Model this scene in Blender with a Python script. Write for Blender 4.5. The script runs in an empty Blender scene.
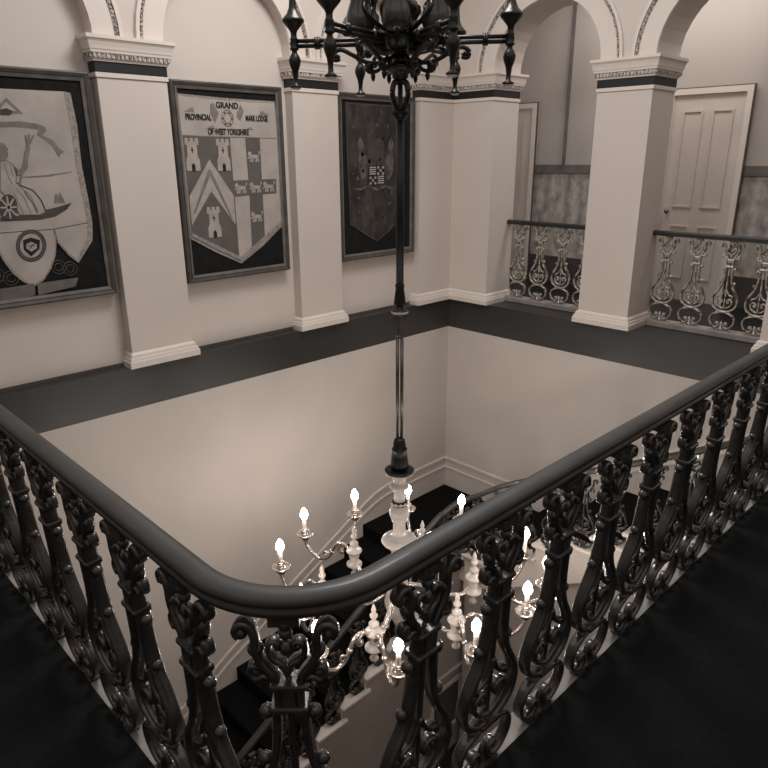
import bpy, math, random
from mathutils import Vector, Matrix, Euler
random.seed(7)
col = bpy.context.scene.collection
PI = math.pi
sin, cos = math.sin, math.cos

# ------------------------------------------------------------------ helpers
def tag(o, label=None, cat=None, group=None, kind=None):
    if label: o['label'] = label
    if cat: o['category'] = cat
    if group: o['group'] = group
    if kind: o['kind'] = kind
    return o

def empty(name, loc, label=None, cat=None, group=None):
    o = bpy.data.objects.new(name, None); col.objects.link(o)
    o.location = loc; o.empty_display_size = .1
    return tag(o, label, cat, group)

def world_loc(o):
    v = Vector((0, 0, 0))
    while o is not None:
        v += Vector(o.location); o = o.parent
    return v

def copy_tree(o, parent=None):
    c = o.copy(); col.objects.link(c); c.parent = parent
    for ch in list(o.children): copy_tree(ch, c)
    return c

class MB:
    def __init__(s): s.v = []; s.f = []; s.sm = []
    def add(s, vs, fs, smooth=False):
        n = len(s.v); s.v += [tuple(v) for v in vs]
        s.f += [tuple(i + n for i in f) for f in fs]; s.sm += [smooth] * len(fs)
        return s
    def box(s, x0, x1, y0, y1, z0, z1):
        v = [(x0,y0,z0),(x1,y0,z0),(x1,y1,z0),(x0,y1,z0),(x0,y0,z1),(x1,y0,z1),(x1,y1,z1),(x0,y1,z1)]
        return s.add(v, [(0,3,2,1),(4,5,6,7),(0,1,5,4),(1,2,6,5),(2,3,7,6),(3,0,4,7)])
    def bevbox(s, x0, x1, y0, y1, z0, z1, b):
        # box with chamfered vertical edges and top/bottom edges
        def ring(i, z): return [(x0+b+i,y0+i,z),(x1-b-i,y0+i,z),(x1-i,y0+b+i,z),(x1-i,y1-b-i,z),(x1-b-i,y1-i,z),(x0+b+i,y1-i,z),(x0+i,y1-b-i,z),(x0+i,y0+b+i,z)]
        rs = [ring(b*.6,z0), ring(0,z0+b), ring(0,z1-b), ring(b*.6,z1)]
        v = sum(rs, []); f = []
        for k in range(3):
            for i in range(8): f.append((k*8+i, k*8+(i+1)%8, k*8+8+(i+1)%8, k*8+8+i))
        f.append(tuple(range(7,-1,-1))); f.append(tuple(range(24,32)))
        return s.add(v, f)
    def lathe(s, prof, c=(0,0,0), n=20, flute=0, axis=None):
        # prof: list of (r, z)
        v = []; f = []
        for r, z in prof:
            for i in range(n):
                a = 2*PI*i/n
                rr = r*(1 - flute*(i % 2))
                v.append((c[0]+rr*cos(a), c[1]+rr*sin(a), c[2]+z))
        m = len(prof)
        for k in range(m-1):
            for i in range(n):
                j = (i+1) % n
                f.append((k*n+i, k*n+j, k*n+n+j, k*n+n+i))
        if prof[0][0] > 1e-5: f.append(tuple(range(n-1,-1,-1)))
        if prof[-1][0] > 1e-5: f.append(tuple((m-1)*n+i for i in range(n)))
        return s.add(v, f, True)
    def ball(s, c, r, n=10, sz=1.0):
        pr = [(max(r*sin(PI*k/6), 1e-4), -r*sz*cos(PI*k/6)) for k in range(7)]
        return s.lathe(pr, c, n)
    def sweep(s, pts, sec, up=(0,0,1), closed=False, smooth=True, scale=None):
        # sec: list of (a, b): a along side, b along up-ish
        pts = [Vector(p) for p in pts]; n = len(pts); m = len(sec); v = []; f = []
        up = Vector(up)
        for i, p in enumerate(pts):
            if closed: t = pts[(i+1) % n] - pts[i-1]
            else: t = pts[min(i+1, n-1)] - pts[max(i-1, 0)]
            t.normalize()
            sd = t.cross(up)
            if sd.length < 1e-4: sd = t.cross(Vector((1,0,0.01)))
            sd.normalize(); u2 = sd.cross(t)
            k = 1.0 if scale is None else scale[i]
            for a, b in sec: v.append(tuple(p + sd*(a*k) + u2*(b*k)))
        for i in range(n if closed else n-1):
            j = (i+1) % n
            for q in range(m):
                r = (q+1) % m
                f.append((i*m+q, i*m+r, j*m+r, j*m+q))
        if not closed:
            f.append(tuple(range(m-1,-1,-1))); f.append(tuple((n-1)*m+q for q in range(m)))
        return s.add(v, f, smooth)
    def tube(s, pts, r, n=8, closed=False, scale=None, up=(0,0,1)):
        return s.sweep(pts, [(r*cos(2*PI*i/n), r*sin(2*PI*i/n)) for i in range(n)], up, closed, True, scale)
    def prism(s, poly, lo, hi, to3):
        # poly of 2-D points extruded between lo and hi; to3(a, b, h)
        n = len(poly)
        v = [to3(a, b, lo) for a, b in poly] + [to3(a, b, hi) for a, b in poly]
        f = [tuple(range(n)), tuple(range(2*n-1, n-1, -1))]
        for i in range(n):
            j = (i+1) % n; f.append((i, j, n+j, n+i))
        return s.add(v, f)
    def build(s, name, mat, parent=None, label=None, recalc=True):
        me = bpy.data.meshes.new(name)
        off = world_loc(parent) if parent is not None else Vector((0,0,0))
        me.from_pydata([tuple(Vector(v) - off) for v in s.v], [], s.f)
        me.polygons.foreach_set('use_smooth', s.sm)
        if recalc:
            import bmesh
            bm = bmesh.new(); bm.from_mesh(me); bmesh.ops.recalc_face_normals(bm, faces=bm.faces); bm.to_mesh(me); bm.free()
        me.materials.append(mat); me.update()
        o = bpy.data.objects.new(name, me); col.objects.link(o)
        if parent is not None: o.parent = parent
        if label: o['label'] = label
        return o

def smooth_path(pts, k=6, closed=False):
    # Catmull-Rom through pts
    P = [Vector(p) for p in pts]; out = []; n = len(P)
    for i in range(n if closed else n-1):
        if closed: p0,p1,p2,p3 = P[i-1],P[i],P[(i+1)%n],P[(i+2)%n]
        else: p0,p1,p2,p3 = P[max(i-1,0)],P[i],P[i+1],P[min(i+2,n-1)]
        for j in range(k):
            t = j/k
            out.append(.5*((2*p1)+(p2-p0)*t+(2*p0-5*p1+4*p2-p3)*t*t+(3*p1-p0-3*p2+p3)*t**3))
    if not closed: out.append(P[-1])
    return out

def rsec(w, d, n=8):
    # rounded rectangle section, w in the side direction, d in the up direction
    out = []
    for i in range(n):
        a = 2*PI*(i+.5)/n
        x, y = cos(a), sin(a)
        out.append((w/2*math.copysign(abs(x)**.55, x), d/2*math.copysign(abs(y)**.55, y)))
    return out

# ------------------------------------------------------------------ materials
def mat(name, c, rough=.6, metal=0.0, c2=None, scale=6.0, bump=0.0, bscale=40.0, spec=.5, stretch=(1,1,1), lo=.35, hi=.65, coat=0.0):
    m = bpy.data.materials.new(name); m.use_nodes = True
    nt = m.node_tree; b = nt.nodes['Principled BSDF']
    b.inputs['Base Color'].default_value = (*c, 1); b.inputs['Roughness'].default_value = rough
    b.inputs['Metallic'].default_value = metal; b.inputs['Specular IOR Level'].default_value = spec
    b.inputs['Coat Weight'].default_value = coat
    tc = nt.nodes.new('ShaderNodeTexCoord'); mp = nt.nodes.new('ShaderNodeMapping'); mp.inputs['Scale'].default_value = stretch
    nt.links.new(tc.outputs['Object'], mp.inputs['Vector'])
    if c2 is None: c2 = tuple(x*.93 for x in c)
    nz = nt.nodes.new('ShaderNodeTexNoise'); nz.inputs['Scale'].default_value = scale; nz.inputs['Detail'].default_value = 5
    nt.links.new(mp.outputs['Vector'], nz.inputs['Vector'])
    rp = nt.nodes.new('ShaderNodeValToRGB'); rp.color_ramp.elements[0].position = lo; rp.color_ramp.elements[1].position = hi
    rp.color_ramp.elements[0].color = (*c, 1); rp.color_ramp.elements[1].color = (*c2, 1)
    nt.links.new(nz.outputs['Fac'], rp.inputs['Fac']); nt.links.new(rp.outputs['Color'], b.inputs['Base Color'])
    if bump:
        n2 = nt.nodes.new('ShaderNodeTexNoise'); n2.inputs['Scale'].default_value = bscale; n2.inputs['Detail'].default_value = 3
        nt.links.new(mp.outputs['Vector'], n2.inputs['Vector'])
        bp = nt.nodes.new('ShaderNodeBump'); bp.inputs['Strength'].default_value = bump; bp.inputs['Distance'].default_value = .01
        nt.links.new(n2.outputs['Fac'], bp.inputs['Height']); nt.links.new(bp.outputs['Normal'], b.inputs['Normal'])
    return m

def emat(name, c, strength):
    m = bpy.data.materials.new(name); m.use_nodes = True
    nt = m.node_tree; b = nt.nodes['Principled BSDF']
    b.inputs['Base Color'].default_value = (*c, 1); b.inputs['Emission Color'].default_value = (*c, 1); b.inputs['Emission Strength'].default_value = strength
    return m

def warm(v): return (v, v*.875, v*.79)
M = {}
M['plaster'] = mat('plaster', warm(.60), .75, c2=warm(.575), scale=1.6, bump=.05, bscale=25)
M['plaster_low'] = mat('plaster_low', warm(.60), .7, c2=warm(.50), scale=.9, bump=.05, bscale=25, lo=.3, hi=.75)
M['white_paint'] = mat('white_paint', warm(.68), .45, c2=warm(.65), scale=3)
M['grey_paint'] = mat('grey_paint', warm(.40), .6, c2=warm(.35), scale=2)
M['ornament'] = mat('ornament', warm(.50), .7, c2=warm(.12), scale=55, bump=.6, bscale=70, lo=.45, hi=.58)
M['black_band'] = mat('black_band', (.006,.006,.006), .5, c2=(.008,.008,.008))
M['fascia'] = mat('fascia', (.026,.025,.024), .38, c2=(.038,.036,.034), scale=1.2)
M['carpet'] = mat('carpet', (.010,.010,.010), .95, c2=(.013,.013,.013), scale=60, spec=.05)
M['carpet_stair'] = mat('carpet_stair', (.0045,.0045,.0045), .95, c2=(.007,.007,.007), scale=60, spec=.05)
M['dark_floor'] = mat('dark_floor', (.005,.005,.005), .4, c2=(.008,.0075,.007), scale=3)
M['stone'] = mat('stone', warm(.34), .6, c2=warm(.24), scale=9, bump=.1)
M['skirt_dark'] = mat('skirt_dark', warm(.09), .5, c2=warm(.07))
M['iron'] = mat('iron', (.046,.043,.040), .24, metal=.45, c2=(.080,.074,.068), scale=20, bump=.18, bscale=60, coat=.35)
M['iron_pale'] = mat('iron_pale', (.46,.41,.36), .38, metal=.4, c2=(.10,.09,.08), scale=28, bump=.2, bscale=60, lo=.48, hi=.62)
M['mahogany'] = mat('mahogany', (.024,.0225,.0205), .5, c2=(.038,.035,.032), scale=7, stretch=(1,1,1), bump=.04, bscale=80, coat=.1)
M['small_rail'] = mat('small_rail', (.014,.0135,.013), .4, c2=(.02,.019,.018), scale=9)
M['bronze'] = mat('bronze', (.016,.015,.014), .28, metal=.55, c2=(.03,.028,.026), scale=22, bump=.15, bscale=50)
M['rod_dark'] = mat('rod_dark', (.012,.012,.012), .4, metal=.4, c2=(.018,.018,.018))
M['steel'] = mat('steel', (.16,.15,.14), .3, metal=.8, c2=(.10,.095,.09), scale=12)
M['brass'] = mat('brass', warm(.62), .24, metal=.85, c2=warm(.42), scale=14, bump=.08, bscale=40)
M['porcelain_glint'] = mat('porcelain_glint', warm(.62), .3, c2=warm(.5), scale=10)  # pale gloss; on the finial columns it carries the highlights of polished brass
M['candle'] = mat('candle', warm(.85), .5, c2=warm(.8)); 
M['bulb'] = emat('bulb', (1.0, .93, .86), 96.0)
M['frame'] = mat('frame', warm(.075), .4, c2=warm(.045), scale=10, stretch=(1,1,1), bump=.06)
M['frame_inner'] = mat('frame_inner', warm(.15), .4, c2=warm(.10), scale=10)
M['velvet'] = mat('velvet', (.010,.010,.010), .85, c2=(.016,.015,.015), scale=14, spec=.1)
M['cloth'] = mat('cloth', warm(.42), .85, c2=warm(.34), scale=5, spec=.1)
M['fringe'] = mat('fringe', warm(.34), .9, c2=warm(.20), scale=60, spec=.1)
M['paint_dark'] = mat('paint_dark', warm(.055), .8, c2=warm(.08), scale=9, spec=.1)
M['paint_mid'] = mat('paint_mid', warm(.16), .8, c2=warm(.22), scale=12, spec=.1)
M['paint_pale'] = mat('paint_pale', warm(.40), .8, c2=warm(.32), scale=12, spec=.1)
M['paint_grey'] = mat('paint_grey', warm(.105), .8, c2=warm(.125), scale=7, spec=.1)
M['paint_black'] = mat('paint_black', warm(.02), .8, c2=warm(.03), scale=12, spec=.1)
M['old_cloth'] = mat('old_cloth', warm(.030), .85, c2=warm(.075), scale=7, spec=.1, stretch=(1.4,1,.9), lo=.38, hi=.72, bump=.3, bscale=20)
M['old_pale'] = mat('old_pale', warm(.13), .85, c2=warm(.05), scale=18, spec=.1)
M['door'] = mat('door', warm(.60), .5, c2=warm(.54), scale=2)
M['corridor'] = mat('corridor', warm(.42), .8, c2=warm(.34), scale=1.3, stretch=(1,1,.15))
M['wallpaper'] = mat('wallpaper', warm(.44), .85, c2=warm(.15), scale=7.5, stretch=(1,1.3,.8), lo=.34, hi=.72, bump=.1)
M['dado_rail'] = mat('dado_rail', warm(.13), .6, c2=warm(.09))
M['skirt_shade'] = mat('skirt_shade', warm(.035), .6, c2=warm(.05), scale=5)  # skirting colour darkened to hold the shade near the corridor floor
M['ceiling'] = mat('ceiling', warm(.6), .8)
M['glass_dark'] = mat('glass_dark', (.03,.028,.026), .15, c2=(.05,.047,.044), scale=9)

# ------------------------------------------------------------------ camera
H = 1.62
cam_d = bpy.data.cameras.new('camera'); cam = bpy.data.objects.new('camera', cam_d); col.objects.link(cam)
yaw, pitch, roll = .7958, .325501, -.0057096
fw = Vector((cos(yaw)*cos(pitch), sin(yaw)*cos(pitch), -sin(pitch)))
rt = Vector((sin(yaw), -cos(yaw), 0)); up = rt.cross(fw)
r2 = rt*cos(roll) + up*sin(roll); u2 = -rt*sin(roll) + up*cos(roll)
cam.matrix_world = Matrix(((r2.x,u2.x,-fw.x,0),(r2.y,u2.y,-fw.y,0),(r2.z,u2.z,-fw.z,H),(0,0,0,1)))
cam_d.sensor_width = 36; cam_d.lens = 36*675.904/768; cam_d.clip_start = .02
bpy.context.scene.camera = cam
# ------------------------------------------------------------------ room
XW, YW, DEEP, ZB = 6.168, 5.175, .45, -5.0        # right wall plane, left wall plane, pillar depth, lower hall floor
YREC = 5.285                                         # back of the blind arches on the left wall
WL = -2.6
SPR, RAD, ZT = 2.435, .592, 3.75

def arc_pts(cx, cy, r, n=10):
    return [(cx - r*cos(PI/2*i/n), cy - r*sin(PI/2*i/n)) for i in range(n+1)]

# landing floor with the rounded corner of the well
RC = (.787, 1.067)
edge = [(.55, YW)] + arc_pts(RC[0], RC[1], .237, 12) + [(XW, .83)]
def lshape(path, outer):
    return path + outer
m = MB()
poly = edge + [(XW, WL), (WL, WL), (WL, YW)]
m.prism(poly, -.345, .012, lambda a,b,h: (a,b,h))
o = m.build('floor_1', M['carpet']); tag(o, kind='structure', label='black carpeted landing floor in front of the railing')
inner = [(.625, YW)] + arc_pts(RC[0], RC[1], .162, 12) + [(XW, .905)]
m = MB(); n = len(edge)
v = [(a,b,z) for z in (-.30, -.004) for a,b in edge] + [(a,b,z) for z in (-.30, -.004) for a,b in inner]
f = []
for i in range(n-1):
    f += [(n+i, n+i+1, 3*n+i+1, 3*n+i), (2*n+i, 3*n+i, 3*n+i+1, 2*n+i+1), (i, 2*n+i, 2*n+i+1, i+1)]
m.add(v, f); tag(m.build('trim_1', M['stone'], recalc=False), kind='structure', label='pale stone kerb under the near railing')
# unseen walls of the well under the near landing, added against light leaks
m = MB(); m.box(-.75,-.60, .6, YW, ZB, -.35); tag(m.build('unseen_wall_near_left', M['plaster_low']), kind='structure')
m = MB(); m.box(-.60, XW, .40, .60, ZB, -.35); tag(m.build('unseen_wall_near_right', M['plaster_low']), kind='structure')

# left wall: recessed back, arcade plate, pilasters
m = MB(); m.box(WL, XW+DEEP, YREC, YREC+.2, 0, ZT+.1)
wall_left = tag(m.build('wall_left', M['plaster']), kind='structure', label='pale wall with blind arches, pilasters and banner frames')
m = MB(); m.box(WL, XW+DEEP, YREC-.012, YREC, 0, .028)
tag(m.build('baseboard_left', M['skirt_dark']), kind='structure')

def arcade_plate(mb, piers, centres, r, lo, hi, to3, u0, u1):
    # plate above the springing line with round-headed openings; extruded lo..hi
    n = 18
    cuts = []
    for c in centres:
        arc = [(c - r*cos(PI*i/n), SPR + r*sin(PI*i/n)) for i in range(n+1)]
        for i in range(n):
            (a0,z0),(a1,z1) = arc[i], arc[i+1]
            mb.prism([(a0,z0),(a1,z1),(a1,ZT),(a0,ZT)], lo, hi, to3)
        cuts.append((c-r, c+r))
    cuts.sort(); prev = u0
    for a, b in cuts + [(u1, u1)]:
        if a > prev + 1e-4: mb.prism([(prev,SPR),(a,SPR),(a,ZT),(prev,ZT)], lo, hi, to3)
        prev = b
def archivolts(parent, centres, r, face, to3, half=None):
    # face board, ornament ring and outer fillet of each arch; to3(u, z, out) with out = distance in front of the wall
    n = 28
    for c in centres:
        def ring(mb, r0, r1, d0, d1, a0=0.0, a1=PI):
            for i in range(n):
                t0, t1 = a0+(a1-a0)*i/n, a0+(a1-a0)*(i+1)/n
                q = [(c-r0*cos(t0), SPR+r0*sin(t0)), (c-r0*cos(t1), SPR+r0*sin(t1)), (c-r1*cos(t1), SPR+r1*sin(t1)), (c-r1*cos(t0), SPR+r1*sin(t0))]
                mb.prism(q, d0, d1, to3)
        m = MB(); ring(m, r+.004, r+.165, -.002, .012); ring(m, r+.195, r+.222, -.002, .03); m.build('archivolt', M['white_paint'], parent)
        m = MB(); ring(m, r+.165, r+.195, -.002, .018)
        k = 84
        for i in range(k):
            t = PI*(i+.5)/k
            x, z = c-(r+.18)*cos(t), SPR+(r+.18)*sin(t)
            m.prism([(x-.010,z),(x,z+.012),(x+.010,z),(x,z-.012)], .0, .026, to3)
        m.build('ornament_ring', M['ornament'], parent)

LP = lambda u, z, d: (u, YW - d, z)
RP = lambda u, z, d: (XW - d, u, z)
left_c = [-.02, 1.635, 3.36, 5.05]
left_c = [c for c in (-.09, 1.635, 3.36, 5.045)]
m = MB(); arcade_plate(m, None, left_c, RAD, -(YREC-YW), 0, LP, -.8, XW)
m.build('arch_plate', M['plaster'], wall_left)
archivolts(wall_left, left_c, RAD, YW, LP)

def capital(parent, x0, x1, y0, y1):
    # moulded capital, its ornament strip and the black band below it
    def ring(o, z): return [(x0-o,y0-o,z),(x1+o,y0-o,z),(x1+o,y1+o,z),(x0-o,y1+o,z)]
    def stack(mb, prof):
        v = sum([ring(o, z) for o, z in prof], []); f = []
        for k in range(len(prof)-1):
            for i in range(4): f.append((k*4+i, k*4+(i+1)%4, k*4+4+(i+1)%4, k*4+4+i))
        f.append((3,2,1,0)); e = 4*(len(prof)-1); f.append((e,e+1,e+2,e+3)); mb.add(v, f)
    m = MB(); stack(m, [(.010,2.165),(.010,2.195),(.0,2.198)]); stack(m, [(.014,2.268),(.018,2.285),(.026,2.288),(.026,2.322)])
    stack(m, [(.036,2.322),(.038,2.338),(.042,2.345),(.045,2.365),(.052,2.392),(.062,2.408),(.066,2.410),(.066,2.435)])
    m.build('capital', M['white_paint'], parent)
    m = MB(); stack(m, [(.006,2.196),(.006,2.270)]); m.build('capital_band', M['black_band'], parent, 'black painted band')
    m = MB(); sp = .032; zz = 2.288
    for (ax, a0, a1, fix, sg) in (('x', x0-.03, x1+.03, y0-.026, -1), ('x', x0-.03, x1+.03, y1+.026, 1), ('y', y0-.03, y1+.03, x0-.026, -1), ('y', y0-.03, y1+.03, x1+.026, 1)):
        k = max(2, int((a1-a0)/sp))
        for i in range(k):
            a = a0 + (a1-a0)*(i+.5)/k
            lo, hi = sorted((fix - sg*.004, fix + sg*.012))
            if ax == 'x': m.box(a-.009,a+.009, lo,hi, zz+.004, zz+.030)
            else: m.box(lo,hi, a-.009,a+.009, zz+.004, zz+.030)
    m.build('dentil_strip', M['ornament'], parent)
def base(parent, x0, x1, y0, y1, mt):
    def ring(o, z): return [(x0-o,y0-o,z),(x1+o,y0-o,z),(x1+o,y1+o,z),(x0-o,y1+o,z)]
    prof = [(.042,0),(.042,.050),(.036,.054),(.030,.078),(.022,.082),(.018,.104),(.008,.116),(.0,.122)]
    m = MB(); v = sum([ring(o, z) for o, z in prof], []); f = []
    for k in range(len(prof)-1):
        for i in range(4): f.append((k*4+i, k*4+(i+1)%4, k*4+4+(i+1)%4, k*4+4+i))
    m.add(v, f); m.build('base_moulding', mt, parent)
def pillar(parent, name, x0, x1, y0, y1):
    m = MB(); m.box(x0, x1, y0, y1, 0, SPR)
    p = m.build(name, M['plaster'], parent)
    capital(p, x0, x1, y0, y1); base(p, x0, x1, y0, y1, M['white_paint'])
    return p
for a, b in ((.50, 1.045), (2.227, 2.766), (3.957, 4.483), (5.625, XW)):
    pillar(wall_left, 'pilaster', a, b, YW, YREC+.02)

# right wall: open arcade with deep square pillars
m = MB(); right_c = [4.043, 2.33, .62]
arcade_plate(m, None, right_c, RAD, -DEEP, 0, RP, -1.6, YREC)
wall_right = tag(m.build('wall_right', M['plaster']), kind='structure', label='pale wall of open round arches on square pillars')
archivolts(wall_right, right_c, RAD, XW, RP)
for a, b in ((4.633, YREC+.02), (2.925, 3.455), (1.205, 1.735), (-.5, .03)):
    pillar(wall_right, 'pillar', XW, XW+DEEP, a, b)

# dark fascia of the upper floor round the far two sides of the well, with the ledge behind it
m = MB(); m.box(.0, XW, YW, YREC+.1, -.345, 0)
tag(m.build('trim_2', M['fascia']), kind='structure', label='dark painted fascia below the pilasters')
m = MB(); m.box(XW, XW+.30, -1.6, YREC+.1, -.345, 0)
tag(m.build('trim_3', M['fascia']), kind='structure', label='dark painted fascia below the arcade')
m = MB(); m.box(XW+.30, 8.6, -1.6, YREC+.6, -.345, -.001)
tag(m.build('floor_2', M['dark_floor']), kind='structure', label='dark corridor floor behind the arcade')
# pale kerb between the pillars
for k, (a, b) in enumerate(((3.455, 4.633), (1.735, 2.925), (.03, 1.205))):
    m = MB(); m.bevbox(XW+.315, XW+.45, a, b, 0, .06, .008)
    tag(m.build('trim_%d' % (4+k), M['stone']), kind='structure', label='pale kerb under the small balustrade')

# lower walls of the well
m = MB(); m.box(-1.2, XW+.2, YW-.010, YW+.2, ZB, -.345)
low_left = tag(m.build('wall_lower_left', M['plaster_low']), kind='structure', label='pale stairwell wall below the fascia on the left')
m = MB(); m.box(XW-.010, XW+.2, .6, YW+.2, ZB, -.345)
low_right = tag(m.build('wall_lower_right', M['plaster_low']), kind='structure', label='pale stairwell wall below the fascia on the right')
m = MB(); m.box(-1.2, XW+.2, .4, YW+.2, ZB-.1, ZB)
tag(m.build('floor_3', M['dark_floor']), kind='structure', label='dark floor of the hall below')
# two thin mouldings that follow the stairs along the lower walls
YF, XF = YW-.010, XW-.010
def skirt(dz, name, r):
    pl = [(-.2, YF, -5.02+dz), (2.81, YF, -3.175+dz), (3.662, YF, -2.746+dz), (4.72, YF, -2.215+dz), (4.90, YF, -2.140+dz), (5.10, YF, -2.105+dz), (5.54, YF, -2.088+dz), (XF, YF, -2.083+dz)]
    pr = [(XF, YF, -2.083+dz), (XF, 4.22, -2.088+dz), (XF, 4.05, -2.06+dz), (XF, 3.90, -1.99+dz), (XF, 1.0, -.36+dz)]
    m = MB(); sec = [(-r,-r),(r,-r),(r,r),(-r,r)]
    m.sweep(pl, sec, smooth=False); m.sweep(pr, sec, smooth=False)
    return tag(m.build(name, M['white_paint']), kind='structure', label='thin pale moulding following the stairs')
skirt(0, 'baseboard_upper_band', .014); skirt(-.125, 'baseboard_lower_band', .012)

# corridor behind the arcade
XB = 8.0
m = MB(); m.box(XB, XB+.15, -1.6, YREC+.6, 0, ZT+.1)
wall_back = tag(m.build('wall_back', M['corridor']), kind='structure', label='corridor wall behind the open arches')
m = MB(); m.box(XB-.006, XB, -1.6, YREC+.6, .32, 1.40); m.build('dado_paper', M['wallpaper'], wall_back, 'mottled wallpaper dado')
m = MB(); m.box(XB-.03, XB, -1.6, YREC+.6, 1.40, 1.50); m.build('dado_rail', M['dado_rail'], wall_back)
m = MB(); m.box(XB-.03, XB, -1.6, YREC+.6, 0, .34); m.build('shaded_skirting', M['skirt_shade'], wall_back)  # high skirting, its dark colour stands in for shade low on the wall
m = MB(); m.box(XB-.05, XB, 4.845, 4.865, 1.5, 3.8); m.build('wall_edge', M['dado_rail'], wall_back)
m = MB(); m.box(6.618, XB, YREC+.58, YREC+.7, 0, ZT+.1); tag(m.build('wall_corridor_end', M['corridor']), kind='structure')
def door(name, y0, y1, ztop, lbl):
    m = MB(); m.box(XB-.045, XB-.004, y0, y1, 0, ztop)
    d = tag(m.build(name, M['door']), kind='structure', label=lbl)
    m = MB(); w = .10
    m.box(XB-.07, XB-.044, y0, y0+.06, 0, ztop); m.box(XB-.07, XB-.044, y1-.06, y1, 0, ztop); m.box(XB-.07, XB-.044, y0+.06, y1-.06, ztop-.06, ztop)
    m.build('door_frame', M['white_paint'], d)
    m = MB(); m.box(XB-.058, XB-.03, y0-.012, y0, 0, ztop+.012); m.box(XB-.058, XB-.03, y0, y1, ztop, ztop+.012); m.build('shadow_gap', M['skirt_dark'], d)
    yc = (y0+y1)/2
    for (a, b) in ((y0+.17, yc-.05), (yc+.05, y1-.17)):
        for (z0, z1) in ((.25, .85), (1.05, ztop-.22)):
            m = MB(); t = .018
            m.box(XB-.056, XB-.044, a, b, z0, z0+t); m.box(XB-.056, XB-.044, a, b, z1-t, z1); m.box(XB-.056, XB-.044, a, a+t, z0+t, z1-t); m.box(XB-.056, XB-.044, b-t, b, z0+t, z1-t)
            m.build('door_panel', M['door'], d)
    m = MB(); m.ball((XB-.085, y1-.13, 1.0), .028); m.tube([(XB-.085,y1-.13,1.0),(XB-.044,y1-.13,1.0)], .012); m.build('door_knob', M['steel'], d)
    return d
door('door_1', 2.69, 3.56, 2.29, 'pale panelled door behind the right arch')
door('door_2', 5.28, 5.80, 2.25, 'pale door casing at the left end of the corridor')

# upper walls; the ceiling is left off so world light fills the hall
m = MB(); m.box(WL-.2, WL, WL, YREC, 0, 4.3); tag(m.build('unseen_wall_behind_left', M['plaster']), kind='structure')  # unseen wall, added to block ambient light from behind the camera
m = MB(); m.box(WL-.2, 8.4, WL-.2, WL, 0, 4.3); tag(m.build('unseen_wall_behind_right', M['plaster']), kind='structure')  # also unseen, added to keep ambient off the pillar sides
m = MB(); m.box(XW+DEEP, 8.6, WL, YREC+.7, 3.85, 4.0); tag(m.build('ceiling', M['ceiling']), kind='structure', label='corridor ceiling')
m = MB(); m.box(WL, XW+DEEP, YREC, YREC+.2, ZT, 4.3); m.build('upper_wall', M['plaster'], wall_left)
m = MB(); m.box(XW, XW+DEEP, -1.6, YREC, ZT, 4.3); m.build('upper_wall', M['plaster'], wall_right)
# ------------------------------------------------------------------ cast iron balusters and balustrades
BH = .806
def mirror(pts, s): return [(s*u, 0.0, z) for u, z in pts]
BAR = [(.022,.640),(.022,.585),(.028,.565),(.031,.500),(.040,.435),(.058,.385),(.088,.335),(.106,.287),(.107,.250),(.090,.210),(.050,.182),(.012,.174)]
LOW = [(.012,.166),(.050,.158),(.090,.138),(.108,.102),(.102,.060),(.075,.028),(.042,.022),(.022,.040),(.024,.064),(.044,.070),(.052,.056)]
TOP = [(.020,.628),(.030,.660),(.050,.692),(.060,.722),(.060,.755),(.070,.782),(.086,.784),(.096,.768),(.090,.755)]
TWIG = [(.024,.650),(.046,.660),(.064,.652),(.074,.666),(.068,.684),(.054,.677)]
MIDT = [(.0,.665),(.010,.690),(.026,.702),(.036,.722),(.030,.742),(.016,.740),(.018,.726)]
HEART = [(.0,.200),(.032,.212),(.060,.238),(.064,.272),(.040,.288),(.020,.272),(.026,.252),(.042,.256)]
HEART2 = [(.0,.385),(.014,.352),(.034,.326),(.060,.318),(.062,.300)]
def curve(pts, s, sec, k=5, w=0.0):
    return smooth_path([(s*u, w, z) for u, z in pts], k)
def sw(mb, pts, s, wid, dep, k=4, taper=None, n=8):
    p = curve(pts, s, None, k)
    sc = None
    if taper: sc = [1 + (taper-1)*i/(len(p)-1) for i in range(len(p))]
    mb.sweep(p, rsec(wid, dep, n), up=(0,1,0), scale=sc)

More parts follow.
